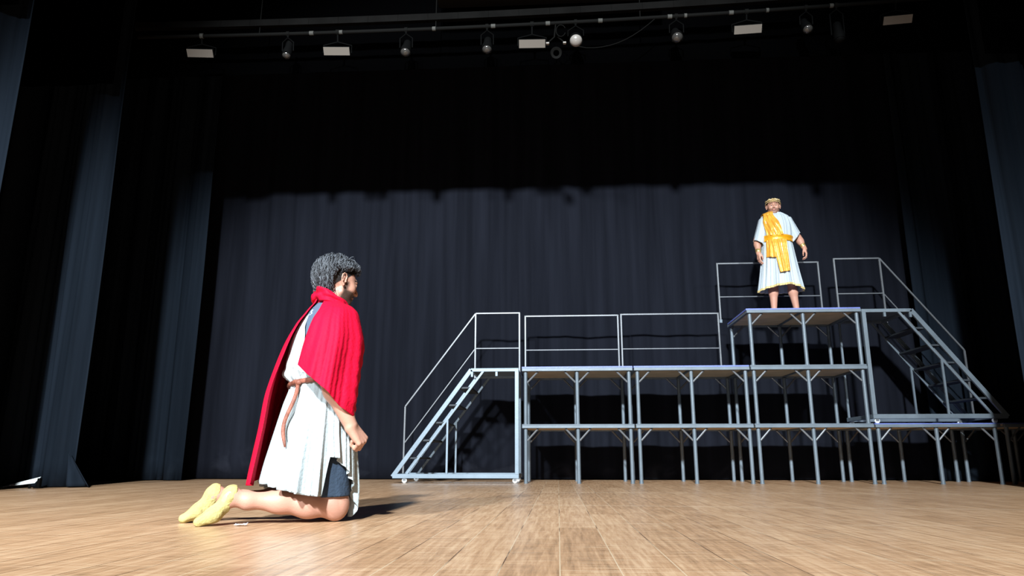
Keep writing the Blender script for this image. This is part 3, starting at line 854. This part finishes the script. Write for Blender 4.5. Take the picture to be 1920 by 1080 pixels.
# right arm hangs, forearm forward; fist closed
SH = _v((-.135, -.190, .965)); EL = _v((-.180, -.262, .690)); WR = _v((-.050, -.262, .447))
body += [C_(SH, EL, .056, .044, .03), C_(EL, EL+(WR-EL)*.35, .046, .049, .02), C_(EL+(WR-EL)*.35, WR, .049, .0315, .03)]
hp, hc = hand_prims(WR, (.62, .10, -.74), (.55, -.72, .40), 1, curl=(62, 88, 50), thumb=1.0, s=1.12)
handR = hp
SHl = _v((-.135, .190, .965)); ELl = _v((-.170, .255, .68)); WRl = _v((-.060, .215, .46))
body += [C_(SHl, ELl, .056, .044, .03), C_(ELl, WRl, .045, .029, .03)]
hpl, hcl = hand_prims(WRl, (.35, -.05, -.90), (.45, .75, .15), -1, curl=(50, 60, 35), thumb=.8)
BODY = body + handR + hpl
def kfn(P):
    d = np.full(len(P), 1e3)
    d = field(BODY, P)
    m = (np.abs(P[:, 2]-HC[2]) < .30)
    if m.any():
        dh = field(HEAD, P[m]); d[m] = smin(dh, d[m], .02)
    return d
def skin_colour(base, head_c, head_r, beard=.0, hairline=True, hand_zone=None):
    base = np.array(base)
    def f(V):
        C = np.tile(base, (len(V), 1))
        n = np.sin(V[:, 0]*23+V[:, 1]*17)*np.sin(V[:, 2]*19+1.3)
        C *= (1+.05*n)[:, None]
        q = (V-head_c) @ head_r
        inh = (np.linalg.norm(q, axis=1) < .16)
        x, y, z = q[:, 0], np.abs(q[:, 1]), q[:, 2]
        def blend(mask, col, a=1.0):
            a_ = (np.clip(mask, 0, 1)*a*inh)[:, None]
            C[:] = C*(1-a_)+np.array(col)*a_
        # beard shadow over jaw, chin, upper lip
        bz = np.clip((-.030-z)/.012, 0, 1)*np.clip((x+.005)/.02, 0, 1)
        side = np.clip((y-.028)/.01, 0, 1)*np.clip((.045-x)/.02, 0, 1)*np.clip((.012-z)/.012, 0, 1)*np.clip((x-.0)/.012, 0, 1)
        blend(np.maximum(bz, side)*(z > -.13), (.045, .028, .022), beard)
        lips = np.clip(1-((z+.058)/.009)**2-(y/.024)**2, 0, 1)*(x > .08)
        blend(lips*2.5, (.42, .14, .12), .85)
        brow = np.clip(1-((z-(.030+.006*np.sin(y*60)))/.006)**2, 0, 1)*(y > .012)*(y < .052)*(x > .06)
        blend(brow*2.5, (.02, .013, .011), .95)
        if hairline:
            hl = .050-.042*np.clip((.045-x)/.035, 0, 1)-.035*np.clip((.0-x)/.03, 0, 1)-.06*np.clip((-.03-x)/.03, 0, 1)
            hm = np.clip((z-hl-.004)/.006, 0, 1)*(y < .0765+.10*np.clip(-.012-x, 0, 1))
            blend(hm, (.014, .012, .012), 1)
        return np.clip(C, 0, 1)
    return f
KSK = (.41, .21, .15)
boxes = [((-.80, -.34, -.005), (.05, .34, 1.02), .0085),
         ((-.30, -.13, 1.0), (.07, .13, 1.345), .0032),
         ((hc[0]-.11, hc[1]-.09, hc[2]-.10), (hc[0]+.07, hc[1]+.09, hc[2]+.17), .0027),
         ((hcl[0]-.09, hcl[1]-.08, hcl[2]-.11), (hcl[0]+.07, hcl[1]+.09, hcl[2]+.10), .0035)]
# body grid stops where the finer grids take over
def kfn_body(P):
    d = kfn(P)
    return d
figure_mesh('body', kfn, boxes, M['skin'], kman, skin_colour(KSK, HC, HR, .95))
# --- slippers: the sole side of the foot, cut along the opening
def slipper(prims, hx, tx, y0):
    def f(P):
        d = field(prims, P)-.0045-.0011*np.sin(P[:, 0]*95+P[:, 1]*60)*np.sin(P[:, 2]*70+P[:, 1]*45)-.0015*np.sin(P[:, 1]*210+P[:, 2]*30)
        # opening plane: keeps everything on the sole side of a line from heel to toe
        a = _v((hx+.012, 0, .168)); b_ = _v((tx+.140, 0, .010))
        dv = (b_-a)/np.linalg.norm(b_-a); nrm = _v((dv[2], 0, -dv[0]))
        if nrm[0] < 0: nrm = -nrm
        pl = (P-a) @ nrm - .004*np.sin(P[:, 2]*60)
        return np.maximum(d, pl)
    lo = (tx-.03, y0-.065, -.004); hi = (hx+.05, y0+.065, .20)
    V, F = surface_nets(f, lo, hi, .0035)
    return mesh_obj('slipper', V, F, M['slipper'], kman)
slipper([p for p in FR_[1:]], -.530, -.698, -.112)
slipper([p for p in FL_[1:]], -.590, -.755, .112)
# --- eyes
for s in (-1, 1):
    c = HR @ _v((.0803, .031*s, .005)) + HC
    b = MB(); b.lathe([(.0125*math.sin(a), .0125*math.cos(a)) for a in np.linspace(0, PI, 9)], 12, 0, Matrix.Translation(c)); b.build('eye', M['eye'], kman, True)
# --- hair: wavy, medium length, longer at the nape
hs = []
rg = random.Random(8)
while len(hs) < 2300:
    th = rg.uniform(-PI, PI); ph = rg.uniform(-.75, 1.5)
    a = abs(th)
    lim = .66 if a < .75 else (.62-(a-.75)*.55 if a < 1.3 else .34 if a < 1.85 else .1 if a < 2.05 else -.68)
    if ph > lim and rg.random() < math.cos(ph)+.22: hs.append((th, ph))
def klen(th, ph):
    a = abs(th)
    if a > 2.1: return .098
    if ph < .62 and a < 2.1: return .022
    if a < .8 and ph < 1.0: return .045
    return .062
def kflow(th, ph, rng):
    # swept back from the forehead, falling at sides and nape
    side = math.sin(th)
    v = Vector((-.75-.2*rng.random(), side*.5+rng.uniform(-.45, .45), -.25+rng.uniform(-.3, .3)))
    if abs(th) < .8 and ph < 1.25: v = Vector((rng.uniform(.0, .8), rng.uniform(-.9, .6), rng.uniform(.1, .6)))
    if abs(th) > 1.9 and ph < .7: v = Vector((-.15+rng.uniform(-.35, .35), side*.2+rng.uniform(-.4, .4), -1+rng.uniform(0, .5)))
    return v.normalized()
hair_locks('hair', M['hair'], kman, HC, HR, hs, klen, seed=3, rad=.0026, lift=.024, wave=.008, flow=kflow,
           col=((.008, .008, .010), (.085, .092, .105)), skull=((-.019, 0, .034), (.099, .079, .090)))

# --- grey shirt under the tunic
def ring(cx, ax_, ay_, th, z, cy=0.0): return (cx+ax_*math.cos(th), cy+ay_*math.sin(th), z)
sz = [.60, .70, .80, .90, .97, 1.02, 1.045, 1.075]
def shirtP(u, v):
    z = .60+.475*v; th = 2*PI*u
    cx = smooth_interp(z, sz, [-.155, -.155, -.150, -.145, -.140, -.140, -.135, -.130])
    ax_ = smooth_interp(z, sz, [.125, .128, .138, .142, .128, .105, .090, .068])
    ay_ = smooth_interp(z, sz, [.165, .170, .190, .215, .225, .170, .120, .072])
    return ring(cx, ax_, ay_, th, z)
shirt = sheet('shirt', shirtP, 64, 40, M['grey_shirt'], kman, closed=True, thick=.003)

# --- white tunic: blouse over the left back, belted, pleated skirt
def tun_cx(z): return smooth_interp(z, [.0, .15, .35, .55, .655, .70, .78, .90, 1.0, 1.06], [-.195, -.188, -.174, -.160, -.152, -.158, -.158, -.150, -.143, -.135])
def tun_ax(z): return smooth_interp(z, [.0, .15, .35, .55, .655, .70, .78, .90, 1.0, 1.06], [.218, .218, .194, .166, .150, .172, .165, .154, .114, .080])
def tun_ay(z): return smooth_interp(z, [.0, .15, .35, .55, .655, .70, .78, .90, 1.0, 1.06], [.268, .262, .240, .205, .172, .185, .200, .222, .185, .09])
def hem_z(th):   # th in degrees, 180 = back, 270 = right side (towards camera)
    return interp(th, [0, 90, 180, 225, 255, 277, 281, 292, 310, 328, 340, 349, 360], [.02, .10, .185, .155, .130, .124, .30, .295, .245, .175, .13, .015, .02])
def top_z(th): return interp(th, [0, 120, 196, 206, 216, 227, 300, 360], [1.04, 1.05, 1.05, .99, .91, .82, .80, 1.0])
def fold(th, z, s0, n1, n2, n3):
    return .55*math.sin(n1*th+s0+1.2*math.sin(2*th))+.3*math.sin(n2*th+2*s0+2*math.sin(th+1))+.22*math.sin(n3*th+z*2+s0)
def tunicP(u, v):
    th = 2*PI*u; d = math.degrees(th)
    hz = hem_z(d); tz = top_z(d)
    # v: 0 hem .. .62 waist .. 1 top
    z = hz+(.655-hz)*(v/.62) if v < .62 else .655+(tz-.655)*((v-.62)/.38)
    low = max(0, (.655-z))/.5
    a = .0045+.020*min(1, low)
    if z > .66: a = .010*math.exp(-((z-.70)/.07)**2)+.005
    r = 1+fold(th, z, .6, 19, 31, 47)*a/.2
    if z > .66: r += .012*math.sin(z*70+th*5)*math.exp(-((z-.71)/.06)**2)/.2*.6
    x, y, z_ = ring(tun_cx(z), tun_ax(z)*r, tun_ay(z)*r, th, z)
    # turned-up corner by the slit
    if 277 < d < 296 and v < .2: x += .012*math.sin((d-277)/19*PI)*(1-v/.2)
    return (x, y, z_)
tunic = sheet('tunic', tunicP, 420, 90, M['white'], kman, closed=True, thick=.003)

# --- shorts: two legs joined at the hips
def shorts_fn(P):
    pr = [E_((-.150, 0, .47), (.122, .172, .12), .04)]
    for s in (-1, 1): pr.append(C_((-.147, s*.092, .46), (-.084, s*.108, .10), .112, .082, .02))
    d = field(pr, P)+.0015*np.sin(P[:, 0]*90+P[:, 2]*40)
    return np.maximum(d, np.maximum((.118+.03*(P[:, 0]+.02))-P[:, 2]-.0, P[:, 2]-.56))
V, F = surface_nets(shorts_fn, (-.33, -.23, .09), (.06, .23, .58), .006)
mesh_obj('shorts', V, F, M['shorts'], kman)

# --- leather cord round the waist with a hanging end
def waist_pt(d, z, o=.012):
    th = R(d); return (tun_cx(z)+(tun_ax(z)+o)*math.cos(th), (tun_ay(z)+o)*math.sin(th), z)
b = MB()
b.tube([waist_pt(d, .652+.016*math.sin(R(d-190)) , .008) for d in range(0, 361, 6)], .0085, 8, flat=1.5)
cord = b.build('belt', M['leather'], kman, True)
b = MB()
b.tube([waist_pt(217+5*t+3.5*math.sin(t*7), .645-.30*t, .016+.022*math.sin(t*2.6)) for t in np.linspace(0, 1, 18)], [.0095]*14+[.009, .008, .007, .005], 8, flat=.6)
b.build('hanging_end', M['leather'], cord, True)
b = MB(); b.tube([waist_pt(d, .655+.006*math.sin(d), .014) for d in range(206, 226, 4)], .013, 8); b.build('knot', M['leather'], cord, True)

# --- red cape: open slit at the back, diagonal hem in front, long fall behind
CZ = [0.0, .18, .45, .60, .725, .86, .95, 1.01, 1.045, 1.075, 1.10]
cfx = [-.03, -.03, -.002, .014, .028, .040, .022, .008, -.012, -.030, -.035]
cbx = [-.475, -.460, -.424, -.406, -.378, -.340, -.302, -.262, -.238, -.215, -.205]
cay = [.30, .31, .325, .335, .338, .318, .285, .238, .170, .105, .088]
def cape_cx(z): return .5*(smooth_interp(z, CZ, cfx)+smooth_interp(z, CZ, cbx))
def cape_ax(z): return .5*(smooth_interp(z, CZ, cfx)-smooth_interp(z, CZ, cbx))
def cape_ay(z): return smooth_interp(z, CZ, cay)
SLR = lambda z: interp(z, [.70, .85, .965, 1.04, 1.08], [229, 227, 228, 231, 234])      # right border of the slit
SLL = 551.5
def cape_hem(d):
    return interp(d, [206, 229, 245, 262, 280, 300, 320, 337, 344, 350, 362, 390, 450, 520, 540, 552], [.74, .722, .672, .622, .570, .520, .475, .435, .40, .46, .48, .42, .28, .165, .168, .178])
def capeP(u, v):
    d0 = 229+u*(SLL-229)
    z0 = 1.072-.036*math.cos(R(d0))
    hz = cape_hem(d0)
    vv = v**1.05
    z = z0+(hz-z0)*vv
    sl = SLR(z); sr_ = interp(z, [.2, .6, .8, .95, 1.07], [552, 553, 556, 557, 555]); d = sl+u*(sr_-sl)
    th = R(d)
    drop = min(1, (z0-z)/.5)
    a = .003+.014*drop**.8
    ff = .75*math.sin(7*th+1.0+1.5*math.sin(2*th+.4)+1.2*z)+.30*math.sin(13*th+2.2+2.0*math.sin(3*th)-2*z)+.09*math.sin(37*th+.5+z*9+3*math.sin(4*th))
    r = 1+ff*a/.22
    # arm pushes the cloth outwards at the right side
    x, y, _ = ring(cape_cx(z), cape_ax(z)*r, cape_ay(z)*r, th, z)
    bump = math.exp(-((th-R(270))/.5)**2)*math.exp(-((z-.70)/.16)**2)
    y -= .012*bump+.052*math.exp(-((th-R(298))/.55)**2)*math.exp(-((z-.53)/.15)**2)
    # horizontal drag wrinkles at the chest
    x += .004*math.sin(z*85+th*3)*max(0, math.cos(th))*drop
    return (x, y, z)
cape = sheet('cape', capeP, 420, 110, M['red'], kman, thick=.004)
# rolled collar round the neck
def collP(u, v):
    th = 2*PI*u; a = 2*PI*v
    R0x = .093 if math.cos(th) > 0 else .093-.026*abs(math.cos(th)); R0y = .088
    rx = .024+.006*math.sin(3*th+.5)+.003*math.sin(9*th); rz = .042+.008*math.sin(2*th+1)
    wr = .006*math.sin(5*a+2.5*th)+.004*math.sin(9*a-3*th)
    rr = math.cos(a)*(rx+wr)
    cx = -.128+.0; zc = 1.064-.044*math.cos(th)-.018*math.sin(th)
    return (cx+(R0x+rr)*math.cos(th)+.012*math.sin(a)*-1, (R0y+rr)*math.sin(th), zc+math.sin(a)*(rz+wr))
V = []; F = []
nu, nv = 120, 44
for j in range(nv):
    for i in range(nu): V.append(collP(i/nu, j/nv))
for j in range(nv):
    for i in range(nu): F.append((j*nu+i, j*nu+(i+1) % nu, ((j+1) % nv)*nu+(i+1) % nu, ((j+1) % nv)*nu+i))
mesh_obj('collar', V, F, M['red'], cape)
# small pale print on the shirt between the shoulders
b = MB()
def spt(d, z):
    v = (z-.60)/.475; p = shirtP(d/360, v); c = Vector((-.14, 0, z)); q = Vector(p); return tuple(q+(q-c).normalized()*.004)
b.tube([spt(206, 1.015), spt(211, 1.022), spt(208, 1.006), spt(214, 1.002), spt(209, .990)], .0025, 5)
b.build('print', M['emblem'], shirt, True)

# ================================================================== STANDING MAN
sman = thing('person', 'standing man in a white and gold robe with a gold wreath on the top platform', 'person', (3.08, 9.72, T3), 0)
HC2 = _v((-.052, -.02, 1.540)); HR2 = rot3(0, 4, -102)
HEAD2 = xf_prims(head_prims(wide=1.06), HC2, HR2)
b2 = [E_((-.040, .01, 1.22), (.185, .125, .20), .05), E_((-.035, -.02, 1.02), (.180, .150, .17), .06), E_((-.02, 0, .86), (.175, .135, .14), .05),
      C_((-.175, .01, 1.345), (.095, .01, 1.355), .062, .062, .05), C_((-.045, .01, 1.36), (-.050, -.002, 1.50), .066, .060, .04),
      C_((-.105, 0, .82), (-.125, -.01, .48), .095, .062, .05), C_((-.125, -.01, .48), (-.138, .012, .34), .060, .058, .03), C_((-.138, .012, .34), (-.148, .015, .09), .058, .036, .04),
      C_((.065, 0, .82), (.100, -.01, .48), .095, .062, .05), C_((.100, -.01, .48), (.120, .012, .34), .060, .058, .03), C_((.120, .012, .34), (.150, .015, .09), .058, .036, .04)]
for x, dx in ((-.149, -.03), (.151, .035)):
    b2 += [C_((x, .045, .035), (x+dx*.6, -.09, .045), .032, .032, .02), C_((x+dx*.6, -.09, .038), (x+dx, -.155, .022), .036, .022, .02)]
A1 = [_v((-.205, .01, 1.325)), _v((-.295, .03, 1.075)), _v((-.308, -.035, .865))]
A2 = [_v((.125, .01, 1.335)), _v((.262, .03, 1.105)), _v((.315, -.035, .925))]
for A in (A1, A2): b2 += [C_(A[0], A[1], .052, .045, .03), C_(A[1], A[1]+(A[2]-A[1])*.3, .046, .046, .02), C_(A[1]+(A[2]-A[1])*.3, A[2], .046, .030, .03)]
h1, c1 = hand_prims(A1[2]+_v((0, 0, .012)), (-.03, -.10, -1), (-1, -.25, 0), 1, curl=(18, 26, 18), thumb=.6)
h2, c2 = hand_prims(A2[2]+_v((-.003, 0, .012)), (.22, -.12, -1), (.9, -.45, .1), -1, curl=(24, 40, 25), thumb=.6)
B2 = b2+h1+h2
def sfn(P):
    d = field(B2, P); m = P[:, 2] > 1.25
    if m.any(): d[m] = smin(field(HEAD2, P[m]), d[m], .02)
    return d
figure_mesh('body', sfn, [((-.40, -.20, -.01), (.40, .19, 1.42), .0095), ((-.19, -.17, 1.40), (.09, .12, 1.69), .0036),
    ((-.385, -.14, .655), (-.24, .06, .93), .0036), ((.24, -.14, .715), (.43, .06, .99), .0036)], M['skin'], sman, skin_colour((.47, .235, .165), HC2, HR2, .55))
for s in (-1, 1):
    c = HR2 @ _v((.0803, .031*s, .005)) + HC2
    b = MB(); b.lathe([(.0125*math.sin(a), .0125*math.cos(a)) for a in np.linspace(0, PI, 9)], 12, 0, Matrix.Translation(c)); b.build('eye', M['eye'], sman, True)
hs = []
rg = random.Random(18)
while len(hs) < 700:
    th = rg.uniform(-PI, PI); ph = rg.uniform(-.5, 1.5); a = abs(th)
    lim = .62 if a < .9 else .4 if a < 1.7 else -.35
    if ph > lim and rg.random() < math.cos(ph)+.22: hs.append((th, ph))
hair_locks('hair', M['hair'], sman, HC2, HR2, hs, lambda t_, p_: .028, seed=9, rad=.0032, lift=.008, wave=.003,
    flow=lambda th, ph, rng: Vector((-.4+rng.uniform(-.4, .4), rng.uniform(-.5, .5), -.4)).normalized(), col=((.010, .008, .008), (.035, .028, .026)), skull=((-.019, 0, .034), (.098, .081, .090)))
dz = [.30, .36, .60, .85, .97, 1.03, 1.10, 1.25, 1.34, 1.39, 1.425, 1.455]
dax = [.292, .285, .248, .215, .202, .194, .206, .212, .200, .185, .150, .080]
day = [.215, .21, .195, .185, .180, .170, .182, .178, .150, .125, .095, .076]
DCX = -.040
def dr_ax(z): return smooth_interp(z, dz, dax)
def dr_ay(z): return smooth_interp(z, dz, day)
def dr_hem(d): return interp(d, [0, 60, 120, 180, 230, 255, 270, 290, 320, 360], [.345, .36, .36, .335, .362, .382, .392, .400, .365, .345])
def dr_fold(th, z):
    lo_ = max(0, (1.03-z)/.65)
    a = .004+.020*lo_ if z < 1.03 else .007
    return (.5*math.sin(13*th+.8+1.1*math.sin(2*th))+.32*math.sin(23*th+2.2)+.2*math.sin(39*th+z*2))*a
def dressP(u, v, o=0.0):
    th = 2*PI*u; hz = dr_hem(math.degrees(th))
    z = hz+(1.455-hz)*v
    f = dr_fold(th, z)+o
    return (DCX+(dr_ax(z)+f)*math.cos(th), -.005+(dr_ay(z)+f)*math.sin(th), z)
dress = sheet('robe', dressP, 360, 90, M['white_robe'], sman, closed=True, thick=.003)
def trimP(u, v):
    th = 2*PI*u; hz = dr_hem(math.degrees(th)); z = hz-.004+.030*v; f = dr_fold(th, z)+.0035
    return (DCX+(dr_ax(z)+f)*math.cos(th), -.005+(dr_ay(z)+f)*math.sin(th), z)
sheet('hem_trim', trimP, 360, 2, M['gold_trim'], dress, closed=True, thick=.002)
def sleeve(p0, p1, r0, r1, seed, tilt):
    p0 = Vector(p0); p1 = Vector(p1); ax_ = (p1-p0).normalized(); sd = ax_.cross(Vector((0, 1, 0))).normalized()
    def P(u, v):
        th = 2*PI*u; r = r0[0]+(r1[0]-r0[0])*v; ry = r0[1]+(r1[1]-r0[1])*v
        f = (.5*math.sin(5*th+seed+v)+.4*math.sin(9*th+2*seed))*.010*v
        p = p0+(p1-p0)*v+sd*math.cos(th)*(r+f)+Vector((0, 1, 0))*math.sin(th)*(ry+f)
        p.z += tilt*math.cos(th)*v
        # round off the shoulder end
        if v < .12: p = p0+(p-p0)*(.55+.45*math.sin(v/.12*PI/2))
        return tuple(p)
    sheet('sleeve', P, 72, 30, M['white_robe'], dress, closed=True, thick=.003)
sleeve((-.172, .0, 1.372), (-.280, .01, 1.015), (.082, .098), (.070, .100), 1.0, -.03)
sleeve((.092, .0, 1.380), (.215, .01, 1.085), (.082, .098), (.068, .098), 2.0, .05)
# belt
def beltP(u, v):
    th = 2*PI*u; z = 1.018+.078*v+.004*math.sin(2*th); r_ = .010+.003*math.sin(v*9)
    return (DCX+(dr_ax(z)+r_)*math.cos(th), -.005+(dr_ay(z)+r_)*math.sin(th), z)
sheet('belt', beltP, 120, 8, M['belt'], sman, closed=True, thick=.004)
# satin sash: over the shoulder, tucked in the belt, two hanging ends
def front_y(x, z, o):
    q = min(.985, abs((x-DCX)/dr_ax(z)))
    return -.005-dr_ay(z)*math.sqrt(1-q*q)-o
def sashP(u, v):
    z = 1.085+(1.395-1.085)*(1-v)
    xl = interp(z, [1.08, 1.2, 1.30, 1.40], [-.205, -.222, -.232, -.215]); xr = interp(z, [1.08, 1.2, 1.30, 1.40], [.000, -.030, -.062, -.100])
    x = xl+(xr-xl)*u
    f = .007*math.sin(u*19+v*3)+.004*math.sin(u*37-v*6)+.006*math.sin(v*9+u*4)
    return (x, front_y(x, z, .018+f), z)
sash = sheet('sash', sashP, 60, 40, M['satin'], sman, thick=.003)
def sash_sh(u, v):    # over the shoulder to the back
    xl = -.215+(-.100+.215)*u; a = v*PI
    f = .005*math.sin(u*19)
    return (xl+.01*math.sin(a), front_y(xl, 1.395, .018+f)*math.cos(a)*1.0, 1.395+.040*math.sin(a)+(.055-.02*abs(u-.5))*math.sin(a)*(.2+.8*u))
sheet('shoulder_fold', sash_sh, 30, 20, M['satin'], sash, thick=.003)
def tailP(x0, x1, x2, x3, zt, zb_, skew, seed):
    def P(u, v):
        z = zt+(zb_+skew*(u-.5)-zt)*v; x = (x0+(x1-x0)*u)*(1-v)+(x2+(x3-x2)*u)*v
        f = .012*math.sin(u*14+seed+v*1.5)*(.4+.6*v)+.005*math.sin(u*31+seed*2)
        return (x, front_y(x, max(z, .5), .028+f+.01*v), z)
    return P
sheet('hanging_end', tailP(-.165, .030, -.105, .035, 1.03, .565, .02, .5), 50, 60, M['satin'], sash, thick=.003)
sheet('hanging_end', tailP(-.215, -.120, -.232, -.115, 1.03, .775, -.03, 2.0), 30, 40, M['satin'], sash, thick=.003)
# bracelets
for A, t_ in ((A1, .80), (A2, .72)):
    d_ = (A[2]-A[1])/np.linalg.norm(A[2]-A[1]); c = A[1]+(A[2]-A[1])*t_
    b = MB(); L_ = .024
    b.tube([c-d_*L_, c-d_*L_*.8, c-d_*L_*.3, c+d_*L_*.3, c+d_*L_*.8, c+d_*L_], [.037, .0405, .038, .038, .0385, .035], 20)
    b.build('bracelet', M['gold'], sman, True)
# wreath of leaves
b = MB(); rg = random.Random(3)
wc = lambda a: _v((-.018+.101*math.cos(a), .083*math.sin(a), .062+.012*math.cos(a)))
pts = [tuple(HR2 @ wc(a)+HC2) for a in np.linspace(0, 2*PI, 33)]
b.tube(pts, .004, 6)
wreath = b.build('wreath', M['gold'], sman, True)
b = MB()
for i in range(46):
    a = 2*PI*i/46; sgn = 1 if a < PI else -1
    p = wc(a)
    tng = _v((math.sin(a)*sgn, -math.cos(a)*sgn, 0)); out = _v((math.cos(a), math.sin(a), 0)); up = _v((0, 0, 1))
    for k in (-1, 1):
        dr_ = tng*.55+up*(.62*k+.25)+out*.35; dr_ /= np.linalg.norm(dr_)
        wd = np.cross(dr_, out); wd /= np.linalg.norm(wd); L_ = .040*rg.uniform(.8, 1.15)
        q = [p, p+dr_*L_*.5+wd*.0095+out*.004, p+dr_*L_, p+dr_*L_*.5-wd*.0095+out*.004, p+dr_*L_*.5+out*.010]
        q = [HR2 @ x_+HC2 for x_ in q]
        b.add(q, [(0, 1, 4), (1, 2, 4), (2, 3, 4), (3, 0, 4)])
b.build('leaves', M['gold_leaf'], wreath)
